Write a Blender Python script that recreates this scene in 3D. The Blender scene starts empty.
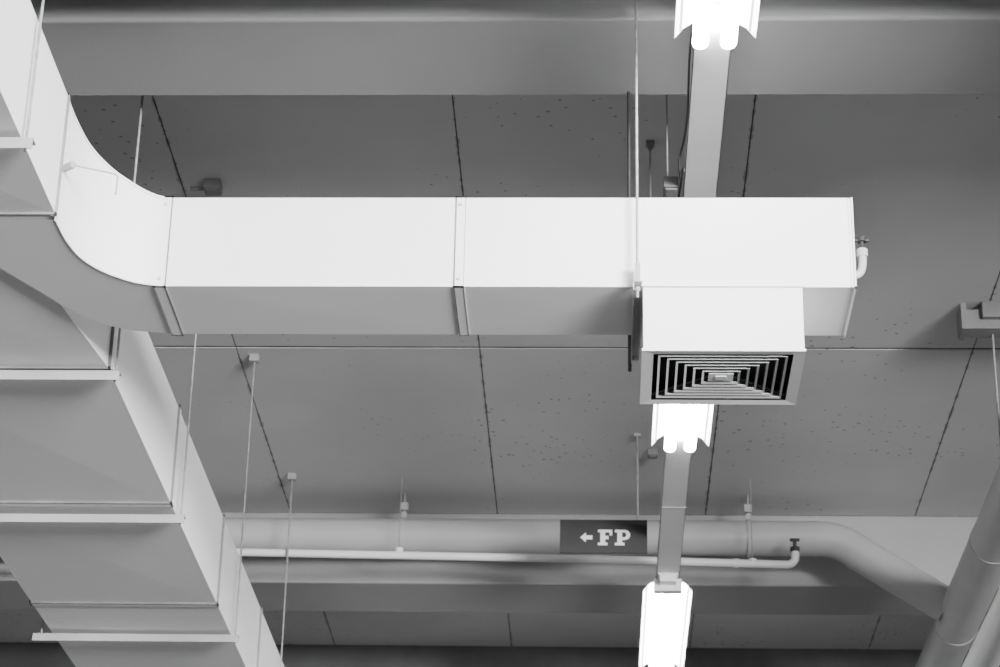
import bpy, math, random
from mathutils import Vector, Matrix
random.seed(4)
H0 = 1.6            # camera height above the floor; z values below are relative to it
HC = 5.45           # ceiling
HB = 4.97           # beam soffit
scene = bpy.context.scene

# ------------------------------------------------------------------ materials
def mat(name, col, rough=0.5, metal=0.0, var=0.06, scale=3.0, bump=0.0, bscale=40, emit=0.0):
    m = bpy.data.materials.new(name); m.use_nodes = True
    nt = m.node_tree; n = nt.nodes; L = nt.links
    b = n['Principled BSDF']
    tc = n.new('ShaderNodeTexCoord')
    no = n.new('ShaderNodeTexNoise'); no.inputs['Scale'].default_value = scale; no.inputs['Detail'].default_value = 6
    L.new(tc.outputs['Object'], no.inputs['Vector'])
    r = n.new('ShaderNodeValToRGB')
    a, c = max(0, col - var), min(1, col + var)
    r.color_ramp.elements[0].position = .3; r.color_ramp.elements[1].position = .7
    r.color_ramp.elements[0].color = (a, a, a, 1); r.color_ramp.elements[1].color = (c, c, c, 1)
    L.new(no.outputs['Fac'], r.inputs['Fac']); L.new(r.outputs['Color'], b.inputs['Base Color'])
    b.inputs['Roughness'].default_value = rough; b.inputs['Metallic'].default_value = metal
    if bump:
        n2 = n.new('ShaderNodeTexNoise'); n2.inputs['Scale'].default_value = bscale
        L.new(tc.outputs['Object'], n2.inputs['Vector'])
        bp = n.new('ShaderNodeBump'); bp.inputs['Strength'].default_value = bump; bp.inputs['Distance'].default_value = .01
        L.new(n2.outputs['Fac'], bp.inputs['Height']); L.new(bp.outputs['Normal'], b.inputs['Normal'])
    if emit:
        b.inputs['Emission Color'].default_value = (1, 1, 1, 1); b.inputs['Emission Strength'].default_value = emit
    return m

def ceiling_mat():
    m = mat('ceiling_board', .52, .85, var=.05, scale=.8)
    nt = m.node_tree; n = nt.nodes; L = nt.links; b = n['Principled BSDF']
    base = b.inputs['Base Color'].links[0].from_socket
    tc = n.new('ShaderNodeTexCoord')
    # pores, only in patches
    vo = n.new('ShaderNodeTexVoronoi'); vo.inputs['Scale'].default_value = 15
    L.new(tc.outputs['Object'], vo.inputs['Vector'])
    patch = n.new('ShaderNodeTexNoise'); patch.inputs['Scale'].default_value = .9
    L.new(tc.outputs['Object'], patch.inputs['Vector'])
    th = n.new('ShaderNodeMath'); th.operation = 'MULTIPLY_ADD'; th.inputs[1].default_value = .6; th.inputs[2].default_value = -.225
    L.new(patch.outputs['Fac'], th.inputs[0])
    lt = n.new('ShaderNodeMath'); lt.operation = 'LESS_THAN'
    L.new(vo.outputs['Distance'], lt.inputs[0]); L.new(th.outputs[0], lt.inputs[1])
    # crumbled joint edges (x seams every 1.363 m)
    sep = n.new('ShaderNodeSeparateXYZ'); L.new(tc.outputs['Object'], sep.inputs[0])
    def M(op, a, bb=None, c=None):
        q = n.new('ShaderNodeMath'); q.operation = op
        for i, v in enumerate((a, bb, c)):
            if v is None: continue
            if isinstance(v, (int, float)): q.inputs[i].default_value = v
            else: L.new(v, q.inputs[i])
        return q.outputs[0]
    s = M('DIVIDE', M('SUBTRACT', sep.outputs['X'], .70 + 1.363 * .5), 1.363)
    d = M('MULTIPLY', M('ABSOLUTE', M('SUBTRACT', M('FRACT', s), .5)), 1.363)
    cn = n.new('ShaderNodeTexNoise'); cn.inputs['Scale'].default_value = 14; cn.inputs['Detail'].default_value = 5
    L.new(tc.outputs['Object'], cn.inputs['Vector'])
    w = M('MULTIPLY_ADD', cn.outputs['Fac'], .06, -.026)
    crack = M('LESS_THAN', d, w)
    tot = M('MAXIMUM', M('MULTIPLY', lt.outputs[0], .55), M('MULTIPLY', crack, .45))
    mx = n.new('ShaderNodeMixRGB'); mx.inputs[2].default_value = (.08, .08, .08, 1)
    L.new(tot, mx.inputs[0]); L.new(base, mx.inputs[1]); L.new(mx.outputs[0], b.inputs['Base Color'])
    return m

M_CEIL = ceiling_mat()
M_JOINT = mat('joint_filler', .07, .9, var=.04, scale=12)
M_BEAM = mat('beam_concrete', .33, .85, var=.02, scale=1.2, bump=.1)
M_FLOOR = mat('floor_concrete', .26, .7, var=.04)
M_WALL = mat('wall_plaster', .12, .9, var=.02)
M_DUCT = mat('white_duct_paint', .80, .5, var=.025, scale=1.2)
M_SEAM = mat('duct_joint_sealant', .62, .55, var=.05, scale=20)
M_DARKSEAM = mat('duct_dark_seam', .18, .6, var=.06)
M_LIGHTSEAM = mat('duct_light_seam', .38, .6, var=.06)
M_STEEL = mat('painted_steel', .36, .5, var=.05)
M_BLADE = mat('diffuser_blade_paint', .70, .5, var=.02)
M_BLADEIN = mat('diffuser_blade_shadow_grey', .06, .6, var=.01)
M_GREY = mat('grey_steel', .18, .5, var=.04)
M_ROD = mat('threaded_rod_steel', .30, .5, metal=.2, var=.08, scale=30)
M_DROD = mat('dark_rod_steel', .03, .5, var=.01)
M_PIPE = mat('painted_pipe', .43, .45, var=.03)
M_PIPE2 = mat('white_pipe', .76, .4, var=.03)
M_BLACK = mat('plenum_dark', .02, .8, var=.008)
M_SIGN = mat('sign_panel', .025, .7, var=.005)
M_TEXT = mat('sign_lettering', .8, .5, var=.02)
M_TUBE = mat('lamp_tube', .9, .3, emit=70)
M_REFL = mat('white_reflector', .88, .3, var=.01)
M_RAIL = mat('rail_paint', .75, .45, var=.02)
M_WIRE = mat('black_cable', .04, .5, var=.01)

# ------------------------------------------------------------------ mesh builder
class B:
    def __init__(s, name): s.name = name; s.v = []; s.f = []; s.m = []; s.sm = []; s.mats = []
    def mi(s, m):
        if m not in s.mats: s.mats.append(m)
        return s.mats.index(m)
    def add(s, vs, fs, m, smooth=False):
        o = len(s.v); s.v += [tuple(v) for v in vs]; k = s.mi(m)
        for f in fs: s.f.append([i + o for i in f]); s.m.append(k); s.sm.append(smooth)
    def box(s, x0, x1, y0, y1, z0, z1, m):
        v = [(x, y, z) for x in (x0, x1) for y in (y0, y1) for z in (z0, z1)]
        s.add(v, [(0, 1, 3, 2), (4, 6, 7, 5), (0, 4, 5, 1), (2, 3, 7, 6), (0, 2, 6, 4), (1, 5, 7, 3)], m)
    def hexa(s, p, m):   # p: 4 bottom + 4 top (same order)
        s.add(p, [(3, 2, 1, 0), (4, 5, 6, 7), (0, 1, 5, 4), (1, 2, 6, 5), (2, 3, 7, 6), (3, 0, 4, 7)], m)
    def tube(s, pts, r, m, seg=14, cap=True):
        P = [Vector(p) for p in pts]; n = len(P); rs = r if isinstance(r, (list, tuple)) else [r] * n
        T = []
        for i in range(n):
            t = (P[min(i + 1, n - 1)] - P[max(i - 1, 0)]).normalized(); T.append(t)
        up = Vector((0, 0, 1)) if abs(T[0].z) < .9 else Vector((1, 0, 0))
        u = T[0].cross(up).normalized(); vs = []
        for i in range(n):
            u = (u - T[i] * u.dot(T[i])).normalized(); w = T[i].cross(u)
            for k in range(seg):
                a = 2 * math.pi * k / seg
                vs.append(P[i] + (u * math.cos(a) + w * math.sin(a)) * rs[i])
        fs = [(i * seg + k, i * seg + (k + 1) % seg, (i + 1) * seg + (k + 1) % seg, (i + 1) * seg + k)
              for i in range(n - 1) for k in range(seg)]
        s.add(vs, fs, m, True)
        if cap:
            s.add(vs[:seg], [tuple(reversed(range(seg)))], m); s.add(vs[-seg:], [tuple(range(seg))], m)
    def done(s, bevel=0.0, parent=None):
        me = bpy.data.meshes.new(s.name)
        c = [sum(v[i] for v in s.v) / len(s.v) for i in range(3)]
        me.from_pydata([(v[0] - c[0], v[1] - c[1], v[2] - c[2]) for v in s.v], [], s.f)
        for m in s.mats: me.materials.append(m)
        for p, k, q in zip(me.polygons, s.m, s.sm): p.material_index = k; p.use_smooth = q
        me.update()
        import bmesh
        bm = bmesh.new(); bm.from_mesh(me); bmesh.ops.recalc_face_normals(bm, faces=bm.faces); bm.to_mesh(me); bm.free()
        o = bpy.data.objects.new(s.name, me); o.location = (c[0], c[1], c[2] + H0)
        scene.collection.objects.link(o)
        if bevel:
            md = o.modifiers.new('bevel', 'BEVEL'); md.width = bevel; md.segments = 2; md.limit_method = 'ANGLE'; md.angle_limit = math.radians(50)
        if parent:
            o.parent = parent
        return o

def empty(name):
    e = bpy.data.objects.new(name, None); scene.collection.objects.link(e); return e

def spline(pts, n=6):
    P = [Vector(p) for p in pts]; out = []
    for i in range(len(P) - 1):
        p0 = P[max(i - 1, 0)]; p1 = P[i]; p2 = P[i + 1]; p3 = P[min(i + 2, len(P) - 1)]
        for k in range(n):
            t = k / n
            out.append(.5 * ((2 * p1) + (p2 - p0) * t + (2 * p0 - 5 * p1 + 4 * p2 - p3) * t * t + (3 * p1 - p0 - 3 * p2 + p3) * t ** 3))
    out.append(P[-1]); return out

# ------------------------------------------------------------------ room shell
XL, XR = -7.0, 8.0
b = B('floor'); b.box(XL - 3, XR + 6, -8, 18, -H0 - .2, -H0, M_FLOOR); b.done()
b = B('ceiling')
xs = [.70 + 1.363 * k for k in range(-6, 6)]
ys = [-3.0, .9, 4.35, 7.85, 11.93, 14.57, 18.0]
g = .0035
for i in range(len(xs) - 1):
    for j in range(len(ys) - 1):
        gy = .013
        b.box(xs[i] + g, xs[i + 1] - g, ys[j] + gy, ys[j + 1] - gy, HC, HC + .05, M_CEIL)
b.box(xs[0], xs[-1], ys[0], ys[-1], HC + .004, HC + .25, M_JOINT)
o = b.done()
# keep object coords = world coords for the seam pattern
off = Vector(o.location); 
for v in o.data.vertices: v.co += off
o.location = (0, 0, 0)

for (y0, y1, zb) in ((7.81, 8.39, HB), (14.57, 15.17, HB), (.9, 1.5, HB), (7.0, 7.3, 4.86)):  # last beam is unseen, added to shade the near beam's front face
    b = B('concrete_beam'); b.box(xs[0], xs[-1], y0, y1, zb, HC + .02, M_BEAM); b.done(bevel=.012)
b = B('wall_back'); b.box(xs[0], xs[-1], 17.45, 17.7, -H0, HC + .02, M_WALL); b.done()

# ------------------------------------------------------------------ main duct
def panel(b, q, m, bulge):
    """cross-broken sheet panel: quad q with centre pushed by bulge vector"""
    c = sum((Vector(p) for p in q), Vector()) / 4 + Vector(bulge)
    b.add(list(q) + [c], [(0, 1, 4), (1, 2, 4), (2, 3, 4), (3, 0, 4)], m)

ZB, ZT = 3.83, 4.305
XLm = -2.93
e_main = empty('supply_air_duct')
b = B('duct_body')
secs = [(1.6, -1.905), (3.3, -1.905), (5.0, -1.905), (6.1, -1.905), (7.26, -1.905)]
def section(y0, xr0, y1, xr1):
    A = [(XLm, y0), (xr0, y0), (xr1, y1), (XLm, y1)]
    bot = [(x, y, ZB) for x, y in A]; top = [(x, y, ZT) for x, y in A]
    panel(b, bot, M_DUCT, (0, 0, -.006)); panel(b, top, M_DUCT, (0, 0, .008))
    panel(b, [bot[1], bot[2], top[2], top[1]], M_DUCT, (.002, 0, 0))
    panel(b, [bot[0], bot[3], top[3], top[0]], M_DUCT, (-.004, 0, 0))
for i in range(len(secs) - 1): section(secs[i][0], secs[i][1], secs[i + 1][0], secs[i + 1][1])
section(7.26, -2.13, 8.60, -1.965)
far = [8.60, 10.12, 11.58, 13.1, 14.4, 16.0]
for i in range(len(far) - 1): section(far[i], -1.965, far[i + 1], -1.965)
b.add([(XLm, 16, ZB), (-1.965, 16, ZB), (-1.965, 16, ZT), (XLm, 16, ZT)], [(0, 1, 2, 3)], M_DUCT)
b.add([(XLm, 1.6, ZB), (-1.905, 1.6, ZB), (-1.905, 1.6, ZT), (XLm, 1.6, ZT)], [(0, 1, 2, 3)], M_DUCT)
b.add([(-2.13, 7.26, ZB), (-1.905, 7.26, ZB), (-1.905, 7.26, ZT), (-2.13, 7.26, ZT)], [(0, 1, 2, 3)], M_DUCT)
b.done(parent=e_main)
def ring_y(b, y, xl, xr, zb, zt, w, t, m):
    b.box(xl - t, xr + t, y - w / 2, y + w / 2, zb - t, zb + .002, m); b.box(xl - t, xr + t, y - w / 2, y + w / 2, zt - .002, zt + t, m)
    b.box(xr - .002, xr + t, y - w / 2, y + w / 2, zb - t, zt + t, m); b.box(xl - t, xl + .002, y - w / 2, y + w / 2, zb - t, zt + t, m)
b = B('duct_joints')
for y in secs[1:-1]:
    ring_y(b, y[0], XLm, y[1], ZB, ZT, .03, .012, M_SEAM)
ring_y(b, 7.26, XLm, -1.905, ZB, ZT, .014, .008, M_DARKSEAM)
ring_y(b, 7.285, XLm, -1.91, ZB, ZT, .04, .006, M_DUCT)
for y in far[:-1]:
    dk = M_DARKSEAM
    ring_y(b, y - .02, XLm, -1.965, ZB, ZT, .011, .010, dk); ring_y(b, y + .006, XLm, -1.965, ZB, ZT, .04, .008, M_DUCT)
    ring_y(b, y + .03, XLm, -1.965, ZB, ZT, .006, .007, M_LIGHTSEAM)
b.done(bevel=.0015, parent=e_main)

# ------------------------------------------------------------------ branch duct with elbow
e_br = empty('branch_air_duct')
BF, BK, BZ, BT = 7.80, 8.22, 3.81, 4.18
inner = spline([(-1.905, 7.27, 0), (-1.900, 7.42, 0), (-1.876, 7.56, 0), (-1.82, 7.67, 0), (-1.74, 7.75, 0), (-1.67, 7.787, 0), (-1.60, 7.80, 0)])
outer = spline([(-2.34, 7.27, 0), (-2.27, 7.48, 0), (-2.17, 7.68, 0), (-2.075, 7.86, 0), (-1.97, 8.05, 0), (-1.82, 8.18, 0), (-1.60, 8.22, 0)])
n = len(inner); vs = []
for i in range(n):
    t = i / (n - 1); s_ = t * t * (3 - 2 * t)
    zb = 3.808 + (BZ - 3.808) * s_; zt = 4.303 + (BT - 4.303) * s_
    a, c = inner[i], outer[i]
    vs += [(a.x, a.y, zb), (c.x, c.y, zb), (c.x, c.y, zt), (a.x, a.y, zt)]
b = B('elbow')
for k in range(4):
    sub = []; 
    for i in range(n): sub += [vs[i * 4 + k], vs[i * 4 + (k + 1) % 4]]
    b.add(sub, [(2 * i, 2 * i + 1, 2 * i + 3, 2 * i + 2) for i in range(n - 1)], M_DUCT, True)
b.tube([(inner[i].x + .001, inner[i].y - .001, vs[i * 4][2]) for i in range(n)], .003, M_SEAM, 6)
b.tube([(inner[i].x + .001, inner[i].y - .001, vs[i * 4 + 3][2] - .012) for i in range(n)], .002, M_SEAM, 6)
b.box(-1.92, -1.908, 7.262, 7.274, 3.82, 4.305, M_DARKSEAM)
b.done(parent=e_br)
XE = .936
b = B('duct_body')
cuts = [-1.60, -.516, .30, XE]
for i in range(3):
    x0, x1 = cuts[i], cuts[i + 1]
    F = [(x0, BF, BZ), (x1, BF, BZ), (x1, BF, BT), (x0, BF, BT)]; K = [(x, BK, z) for x, y, z in F]
    panel(b, F, M_DUCT, (0, -.002, 0)); panel(b, K, M_DUCT, (0, .003, 0))
    panel(b, [F[0], F[1], K[1], K[0]], M_DUCT, (0, 0, -.0015)); panel(b, [F[3], F[2], K[2], K[3]], M_DUCT, (0, 0, .004))
b.add([(XE, BF, BZ), (XE, BK, BZ), (XE, BK, BT), (XE, BF, BT)], [(0, 1, 2, 3)], M_DUCT)
b.done(parent=e_br)
def ring_x(b, x, w, t, m):
    b.box(x - w / 2, x + w / 2, BF - t, BF + .002, BZ - t, BT + t, m); b.box(x - w / 2, x + w / 2, BK - .002, BK + t, BZ - t, BT + t, m)
    b.box(x - w / 2, x + w / 2, BF - t, BK + t, BZ - t, BZ + .002, m); b.box(x - w / 2, x + w / 2, BF - t, BK + t, BT - .002, BT + t, m)
b = B('duct_joints')
ring_x(b, -1.625, .036, .005, M_DUCT); ring_x(b, -1.646, .005, .0055, M_LIGHTSEAM); ring_x(b, -1.604, .005, .006, M_DARKSEAM)
ring_x(b, -.516, .032, .004, M_DUCT); ring_x(b, -.533, .004, .005, M_DARKSEAM); ring_x(b, -.498, .003, .005, M_LIGHTSEAM)
ring_x(b, XE + .002, .006, .006, M_DUCT)
ring_x(b, XE - .012, .003, .002, M_SEAM)
for x in (-1.625, -.516):
    for z in (BZ + .03, BT - .03):
        b.tube([(x, BF - .004, z), (x, BF - .012, z)], .006, M_SEAM, 8)
b.done(parent=e_br)
b = B('damper_lever')
b.tube([(-1.90, 7.30, 4.03), (-1.86, 7.27, 4.03)], .014, M_LIGHTSEAM, 12)
b.tube(spline([(-1.87, 7.27, 4.03), (-1.79, 7.29, 4.02), (-1.715, 7.31, 4.01), (-1.708, 7.31, 3.98), (-1.708, 7.31, 3.93)], 5), .0035, M_LIGHTSEAM, 8)
b.done(parent=e_br)

# ------------------------------------------------------------------ diffuser with plenum box
e_d = empty('square_air_diffuser')
bx0, bx1, by0, by1 = .161, .741, 7.775, 8.255
dz = 3.545
b = B('plenum_box')
T = .008
zt_ = 3.803
b.box(bx0, bx1, by0, by0 + T, dz, zt_, M_DUCT); b.box(bx0, bx1, by1 - T, by1, dz, zt_, M_DUCT)
b.box(bx0, bx0 + T, by0 + T, by1 - T, dz, zt_, M_DUCT); b.box(bx1 - T, bx1, by0 + T, by1 - T, dz, zt_, M_DUCT)
b.box(bx0 - .004, bx1 + .004, by0 - .004, by1 + .004, zt_ - .004, zt_, M_DUCT)
b.box(bx0 - .001, bx1 + .001, by0 - .0015, by0, zt_ - .008, zt_ - .004, M_LIGHTSEAM)
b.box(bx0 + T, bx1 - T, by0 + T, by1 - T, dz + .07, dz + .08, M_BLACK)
b.done(bevel=.002, parent=e_d)
b = B('diffuser_face')
cx, cy = (bx0 + bx1) / 2, (by0 + by1) / 2
hx, hy = (bx1 - bx0) / 2 + .005, (by1 - by0) / 2 + .005
def sqring(b, hx, hy, z, hx2, hy2, z2, m, th=.0025):
    def q(a, c, zz): return [(cx - a, cy - c, zz), (cx + a, cy - c, zz), (cx + a, cy + c, zz), (cx - a, cy + c, zz)]
    o1, i1 = q(hx, hy, z), q(hx2, hy2, z2)
    o2, i2 = q(hx, hy, z + th), q(hx2, hy2, z2 + th)
    for k in range(4):
        j = (k + 1) % 4
        b.hexa([o1[k], o1[j], i1[j], i1[k], o2[k], o2[j], i2[j], i2[k]], m)
sqring(b, hx, hy, dz - .006, hx - .042, hy - .036, dz - .003, M_DUCT, .010)
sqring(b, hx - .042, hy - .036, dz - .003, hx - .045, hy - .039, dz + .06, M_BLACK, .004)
N = 6
for k in range(N):
    f = 1 - k / N * .84
    ax, ay = (hx - .060) * f, (hy - .054) * f
    # lip + short inward-rising blade
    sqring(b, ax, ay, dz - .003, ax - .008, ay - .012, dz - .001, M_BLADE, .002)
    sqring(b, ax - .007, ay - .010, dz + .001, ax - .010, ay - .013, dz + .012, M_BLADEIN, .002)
b.box(cx - .046, cx + .046, cy - .034, cy + .034, dz - .003, dz + .001, M_BLADE)
b.box(cx - .02, cx + .02, cy - .016, cy + .016, dz - .006, dz - .003, M_BLADE)
# diagonal corner stays
for sx in (-1, 1):
    for sy_ in (-1, 1):
        b.tube([(cx + sx * .04, cy + sy_ * .03, dz + .018), (cx + sx * (hx - .045), cy + sy_ * (hy - .04), dz + .018)], .004, M_GREY, 6)
b.done(parent=e_d)

# ------------------------------------------------------------------ hangers
def main_trapeze(y, xr, xrod, yr=None):
    b = B('duct_trapeze_hanger')
    zb = ZB - .022; yr = y + .02 if yr is None else yr
    b.box(-3.02, xr, y - .004, y, zb - .040, zb, M_STEEL)
    b.box(-3.02, xr, y, y + .045, zb - .004, zb, M_STEEL)
    for x in (-2.98, xrod):
        b.tube([(x, yr, zb - .04), (x, yr, HC)], .0052, M_ROD, 8)
        b.tube([(x, yr, zb - .02), (x, yr, zb - .008)], .012, M_STEEL, 6)
        b.box(x - .026, x + .026, yr - .026, yr + .026, HC - .04, HC, M_STEEL)
    b.done()
main_trapeze(4.0, -1.85, -1.88)
main_trapeze(6.69, -1.855, -1.882)
for y in (8.57, 10.21, 12.03, 13.85): main_trapeze(y, -1.915, -1.935)

b = B('duct_trapeze_hanger')   # under the branch
x = .140
b.box(x - .016, x + .016, 7.70, 8.40, BZ - .026, BZ - .022, M_STEEL); b.box(x - .016, x - .012, 7.70, 8.40, BZ - .06, BZ - .022, M_STEEL)
b.tube([(x, 7.745, BZ - .07), (x, 7.745, HC)], .0052, M_ROD, 8)
b.tube([(x - .02, 8.36, BZ - .09), (x - .02, 8.36, HB)], .007, M_DROD, 8)
b.box(x - .010, x + .010, 7.725, 7.765, BZ - .022, BZ + .06, M_STEEL)
for yy in (7.745, 8.36): b.tube([(x, yy, BZ - .045), (x, yy, BZ - .03)], .011, M_STEEL, 6)
b.done()

def ceiling_rod(name, x, y, z, r=.005, m=M_ROD, blk=.02):
    b = B(name); b.tube([(x, y, z), (x, y, HC)], r, m, 8)
    b.box(x - blk, x + blk, y - blk, y + blk, HC - .02, HC, M_GREY)
    b.tube([(x, y, HC - .04), (x, y, HC - .02)], .012, M_GREY, 6)
    b.tube([(x, y, z), (x, y, z + .012)], .011, M_GREY, 6); b.done(bevel=.002)

# ------------------------------------------------------------------ lighting rail and fixtures
RX = .427; RZ = 4.76
b = B('light_mounting_rail')
b.box(RX - .07, RX + .07, 3.0, 16.2, RZ, RZ + .003, M_RAIL)
b.box(RX - .07, RX - .067, 3.0, 16.2, RZ, RZ + .06, M_RAIL); b.box(RX + .067, RX + .07, 3.0, 16.2, RZ, RZ + .06, M_RAIL)
b.box(RX - .07, RX - .05, 3.0, 16.2, RZ + .057, RZ + .06, M_RAIL); b.box(RX + .05, RX + .07, 3.0, 16.2, RZ + .057, RZ + .06, M_RAIL)
for y in (4.5, 6.4, 9.3, 12.6, 14.02):
    b.tube([(RX, y, RZ + .003), (RX, y, HC)], .005, M_ROD, 8)
b.box(RX - .072, RX + .072, 12.59, 12.594, RZ - .002, RZ + .06, M_SEAM)
b.done()

def fixture(y0, y1):
    e = empty('fluorescent_light_fixture')
    b = B('housing')
    prof = [(-.150, RZ - .078), (-.118, RZ - .035), (-.085, RZ - .012), (.085, RZ - .012), (.118, RZ - .035), (.150, RZ - .078)]
    t = .003
    for i in range(5):
        (xa, za), (xb, zb) = prof[i], prof[i + 1]
        b.hexa([(RX + xa, y0, za), (RX + xb, y0, zb), (RX + xb, y1, zb), (RX + xa, y1, za),
                (RX + xa, y0, za + t), (RX + xb, y0, zb + t), (RX + xb, y1, zb + t), (RX + xa, y1, za + t)], M_REFL)
    b.box(RX - .06, RX + .06, y0 - .12, y1 + .02, RZ - .010, RZ - .001, M_REFL)
    b.box(RX - .012, RX + .012, y0, y1, RZ - .05, RZ - .012, M_REFL)
    b.box(RX - .085, RX + .085, y0 - .03, y0 + .03, RZ - .085, RZ - .008, M_REFL)
    b.box(RX - .05, RX + .05, y0 - .11, y0 - .03, RZ - .05, RZ - .01, M_REFL)
    b.box(RX - .09, RX + .09, y1 - .22, y1 - .21, RZ - .062, RZ - .012, M_REFL)
    b.done(parent=e)
    b = B('tubes')
    zt = RZ - .066
    for s in (-1, 1):
        c = RX + s * .052
        p = [(c - .017, y0 + .03, zt), (c - .017, y1 + .05, zt)]
        for k in range(1, 8):
            a = math.pi * k / 8; p.append((c - .017 * math.cos(a), y1 + .05 + .02 * math.sin(a), zt))
        p += [(c + .017, y1 + .05, zt), (c + .017, y0 + .03, zt)]
        b.tube(p, .014, M_TUBE, 10)
        b.box(RX + s * .128 - .005, RX + s * .128 + .005, y0 + .03, y1 - .01, RZ - .055, RZ - .05, M_REFL)
    b.done(parent=e)
fixture(5.60, 7.49); fixture(9.65, 11.49); fixture(13.84, 15.55)

b = B('electrical_cable')
pts = [(.350, 6.9, 4.80), (.348, 7.4, 4.79), (.346, 7.83, 4.80), (.352, 8.2, 4.79), (.346, 8.45, 4.80), (.33, 8.55, 4.76), (.338, 8.62, 4.70), (.350, 8.56, 4.72),
       (.345, 8.66, 4.77), (.345, 8.8, 4.79), (.34, 9.0, 4.80), (.34, 9.4, 4.80)]
b.tube(spline(pts, 6), .0045, M_WIRE, 8); b.done()
b = B('rail_junction_box'); b.box(.272, .335, 8.80, 8.90, 4.77, 4.82, M_GREY); b.box(.28, .33, 8.81, 8.89, 4.762, 4.77, M_GREY)
b.tube([(.29, 8.85, 4.82), (.29, 8.85, HC)], .004, M_ROD, 8); b.done(bevel=.003)
b = B('ceiling_junction_box'); b.box(-1.91, -1.83, 9.97, 10.06, HC - .05, HC, M_GREY); b.box(-1.90, -1.84, 9.98, 10.05, HC - .056, HC - .05, M_GREY)
b.tube([(-1.91, 10.02, HC - .03), (-1.98, 10.02, HC - .03)], .010, M_GREY); b.done(bevel=.004)
b = B('ceiling_junction_box'); b.box(.30, .36, 13.41, 13.48, HC - .04, HC, M_GREY); b.box(.31, .35, 13.42, 13.47, HC - .046, HC - .04, M_GREY); b.done(bevel=.004)
ceiling_rod('ceiling_hanger_rod', .236, 9.62, 4.7, m=M_ROD)

# ------------------------------------------------------------------ pipes at the far beam
b = B('large_fire_main_pipe'); PY, PZ, PR = 14.2, 5.16, .112
p = [(-5.5, PY, PZ), (-3, PY, PZ), (0, PY, PZ), (1.40, PY, PZ)]
for k in range(1, 9):
    a = math.radians(90 - 41 * k / 8); p.append((1.40 + .35 * math.cos(a), PY, PZ - .35 + .35 * math.sin(a)))
p.append((2.18, PY, 4.72))
b.tube(p, PR, M_PIPE, 32)
for x in (-3.6, -.1, 1.38):
    b.tube([(x - .012, PY, PZ), (x + .012, PY, PZ)], PR + .003, M_PIPE, 32)
dv = (Vector((2.18, PY, 4.72)) - Vector(p[-2])).normalized(); q = Vector(p[-2])
b.tube([q, q + dv * .03], PR + .003, M_PIPE, 32)
b.done()
b = B('header_pipe')
b.tube([(2.27, 6.0, 4.68), (2.27, 10, 4.68), (2.27, 17.45, 4.68)], .135, M_PIPE, 36)
for y in (12.9, 14.45): b.tube([(2.27, y, 4.68), (2.27, y + .03, 4.68)], .138, M_PIPE, 36)
b.done()
b = B('white_fire_pipe')
b.tube([(2.36, 6.0, 4.33), (2.36, 11, 4.33), (2.36, 17.45, 4.33)], .10, M_PIPE2, 32)
for y in (11.6, 12.55): b.tube([(2.36, y, 4.33), (2.36, y + .04, 4.33)], .104, M_PIPE2, 32)
b.done()
def pipe_hanger(x, y, z, r):
    b = B('pipe_hanger')
    ring = [(x, y + (r + .006) * math.cos(a * math.pi / 12), z + (r + .006) * math.sin(a * math.pi / 12)) for a in range(25)]
    vs = []
    for q in ring:
        for dx in (-.013, .013): vs.append((q[0] + dx, q[1], q[2]))
    for q in ring:
        for dx in (-.013, .013):
            d = Vector((0, q[1] - y, q[2] - z)).normalized() * .004; vs.append((q[0] + dx, q[1] + d.y, q[2] + d.z))
    n_ = len(ring); fs = []
    for i in range(n_ - 1):
        a = 2 * i; c = 2 * n_ + 2 * i
        fs += [(c, c + 1, c + 3, c + 2), (a, c, c + 2, a + 2), (a + 1, a + 3, c + 3, c + 1)]
    b.add(vs, fs, M_PIPE)
    b.box(x - .016, x + .016, y - .014, y + .014, z + r, z + r + .05, M_PIPE)
    b.tube([(x, y, z + r), (x, y, HC)], .008, M_ROD, 8)
    b.box(x - .024, x + .024, y - .024, y + .024, z + r + .06, z + r + .11, M_PIPE)
    b.done()
pipe_hanger(-1.245, PY, PZ, PR); pipe_hanger(.955, PY, PZ, PR)

b = B('thin_drain_pipe')
TY = 13.92
p = [(-4.2, TY, 4.975), (-2.21, TY, 4.945), (0, TY, 4.915), (1.17, TY, 4.887)]
for k in range(1, 7):
    a = math.radians(-90 + 90 * k / 6); p.append((1.17 + .05 * math.cos(a), TY, 4.937 + .05 * math.sin(a)))
p.append((1.22, TY, 4.99))
b.tube(p, .025, M_PIPE2, 18)
b.tube([(.84, TY, 4.895), (.87, TY, 4.894)], .030, M_PIPE2, 18)
b.tube([(1.22, TY, 4.97), (1.22, TY, 5.0)], .030, M_DROD, 16)
b.tube([(1.22, TY, 5.0), (1.22, TY, 5.05)], .012, M_DROD, 10)
b.tube([(1.19, TY, 5.05), (1.25, TY, 5.05)], .010, M_DROD, 10)
for x in (-2.6, -1.245, .955):
    zc = 4.915 - .026 * x
    b.tube([(x, TY, zc), (x, TY, zc + .03)], .027, M_PIPE2, 12)
    # thin drop rod from the ceiling
    b.tube([(x, TY, zc + .02), (x, TY, HC)], .003, M_ROD, 8)
b.done()

b = B('pipe_valve'); y = 8.02
b.tube(spline([(.941, y, 3.965), (.96, y, 3.965), (.985, y, 3.98), (.995, y, 4.02), (.995, y, 4.06)], 6), .015, M_PIPE, 14)
b.tube([(.995, y, 4.045), (.995, y, 4.075)], .021, M_PIPE, 14)
b.tube([(.995, y, 4.075), (.995, y, 4.12)], .008, M_DROD, 10)
b.tube([(.968, y, 4.115), (1.022, y, 4.115)], .008, M_DROD, 10)
b.tube([(.995, y, 4.108), (.995, y, 4.125)], .017, M_DROD, 12)
b.done()

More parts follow.
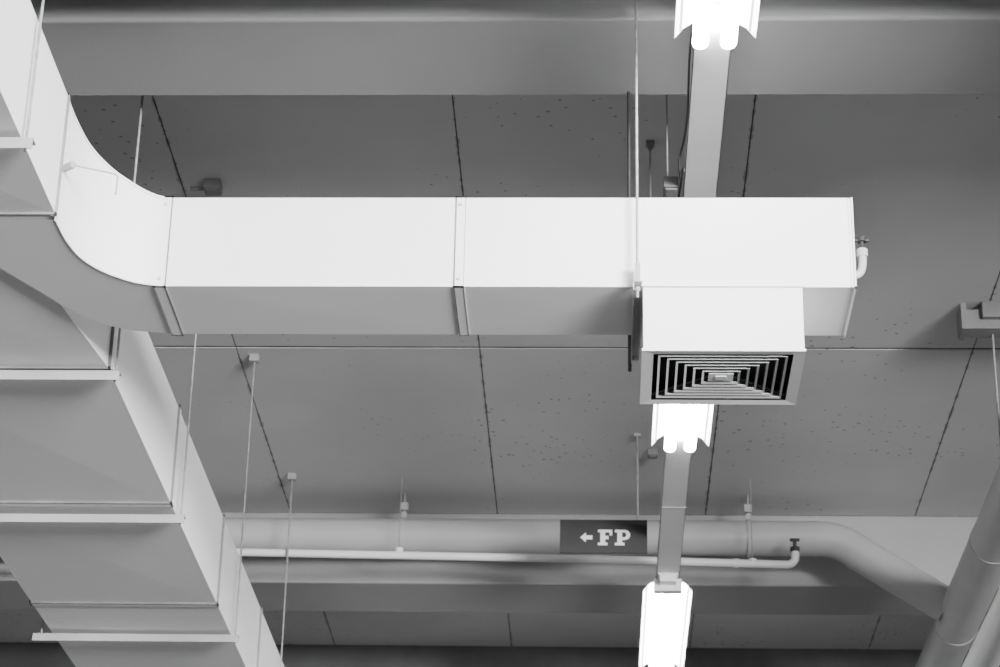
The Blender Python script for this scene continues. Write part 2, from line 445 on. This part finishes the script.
b = B('pipe_support_bracket')
by = 11.36
b.box(1.93, 2.5, by, by + .04, HC - .14, HC - .03, M_GREY); b.box(1.93, 2.5, by + .04, by + .12, HC - .14, HC - .13, M_GREY)
b.box(1.91, 1.94, by - .02, by + .13, HC - .15, HC, M_GREY)
b.box(2.02, 2.18, by - .04, by + .14, HC - .09, HC, M_GREY)
b.tube([(2.085, by + .08, 4.53), (2.085, by + .08, HC - .05)], .006, M_ROD, 8)
b.tube([(2.45, by + .08, 4.53), (2.45, by + .08, HC - .05)], .006, M_ROD, 8)
b.box(2.07, 2.47, by + .06, by + .10, 4.53, 4.543, M_STEEL)
b.done(bevel=.002)

# ------------------------------------------------------------------ FP sign
b = B('direction_sign')
sx0, sx1, sz0, sz1, sy = -.227, .289, 4.686, 4.893, 13.16
b.box(sx0, sx1, sy, sy + .012, sz0, sz1, M_SIGN)
b.tube([(.233, sy + .02, sz0 + .02), (.233, sy + .02, HC)], .006, M_ROD, 8)
b.box(.213, .253, sy, sy + .04, HC - .02, HC, M_STEEL)
b.box(.215, .251, sy + .012, sy + .03, sz1 - .04, sz1 - .01, M_STEEL)
def flat(poly):
    n_ = len(poly); b.add([(x, sy - .003, z) for x, z in poly] + [(x, sy + .001, z) for x, z in poly],
        [tuple(range(n_)), tuple(reversed(range(n_, 2 * n_)))] + [(i, (i + 1) % n_, n_ + (i + 1) % n_, n_ + i) for i in range(n_)], M_TEXT)
zc = (sz0 + sz1) / 2 - .008; h = .048
ax = sx0 + .120
flat([(ax, zc), (ax + .034, zc + .030), (ax + .034, zc + .012), (ax + .072, zc + .012), (ax + .072, zc - .012), (ax + .034, zc - .012), (ax + .034, zc - .030)])
fx = sx0 + .225; t = .015
# slab-serif F as one clean outline
F = [(0, -h), (.056, -h), (.056, -h + t), (.042, -h + t), (.042, -.010), (.062, -.010), (.062, .010), (.042, .010), (.042, h - t), (.068, h - t),
     (.068, h - .034), (.084, h - .034), (.084, h), (0, h), (0, h - t), (.014, h - t), (.014, -h + t), (0, -h + t)]
flat([(fx + x, zc + z) for x, z in F])
px = fx + .100
P1 = [(0, -h), (.056, -h), (.056, -h + t), (.042, -h + t), (.042, h), (0, h), (0, h - t), (.014, h - t), (.014, -h + t), (0, -h + t)]
flat([(px + x, zc + z) for x, z in P1])
ro, co = .031, zc + h - .031
bow = [(px + .041, co + ro)]
for k in range(11): a = math.pi / 2 - math.pi * k / 10; bow.append((px + .056 + .034 * math.cos(a), co + ro * math.sin(a)))
bow.append((px + .041, co - ro)); bow.append((px + .041, co - ro + .015))
for k in range(11): a = -math.pi / 2 + math.pi * k / 10; bow.append((px + .054 + .013 * math.cos(a), co + (ro - .015) * math.sin(a)))
bow.append((px + .041, co + ro - .015))
flat(bow)
b.done()

# ------------------------------------------------------------------ lights
def area(name, loc, target, sx, sy, e, spread):
    l = bpy.data.lights.new(name, 'AREA'); l.shape = 'RECTANGLE'; l.size = sx; l.size_y = sy; l.energy = e; l.spread = math.radians(spread)
    o = bpy.data.objects.new(name, l); o.location = loc
    o.rotation_euler = (Vector(target) - Vector(loc)).to_track_quat('-Z', 'Y').to_euler(); scene.collection.objects.link(o)
area('added_key_light', (7.5, -5.5, 4.3), (-.6, 8.0, 5.4), 6, 4.0, 960, 48)  # unseen area light added right of the camera to brighten the duct faces
w = bpy.data.worlds.new('World'); scene.world = w; w.use_nodes = True
w.node_tree.nodes['Background'].inputs[0].default_value = (1, 1, 1, 1); w.node_tree.nodes['Background'].inputs[1].default_value = .32

# ------------------------------------------------------------------ camera
cam = bpy.data.cameras.new('camera'); cam.lens = 85; cam.sensor_width = 36; cam.clip_end = 200
cam.dof.use_dof = True; cam.dof.focus_distance = 9.2; cam.dof.aperture_fstop = 6.3
co_ = bpy.data.objects.new('camera', cam); scene.collection.objects.link(co_); scene.camera = co_
dY = Vector((96, -1097, -2361.1)).normalized(); dZ = Vector((112, 5091, -2361.1)); dZ = (dZ - dY * dZ.dot(dY)).normalized(); dX = dY.cross(dZ)
co_.matrix_world = Matrix.Translation((0, 0, H0)) @ Matrix((dX, dY, dZ)).to_4x4()
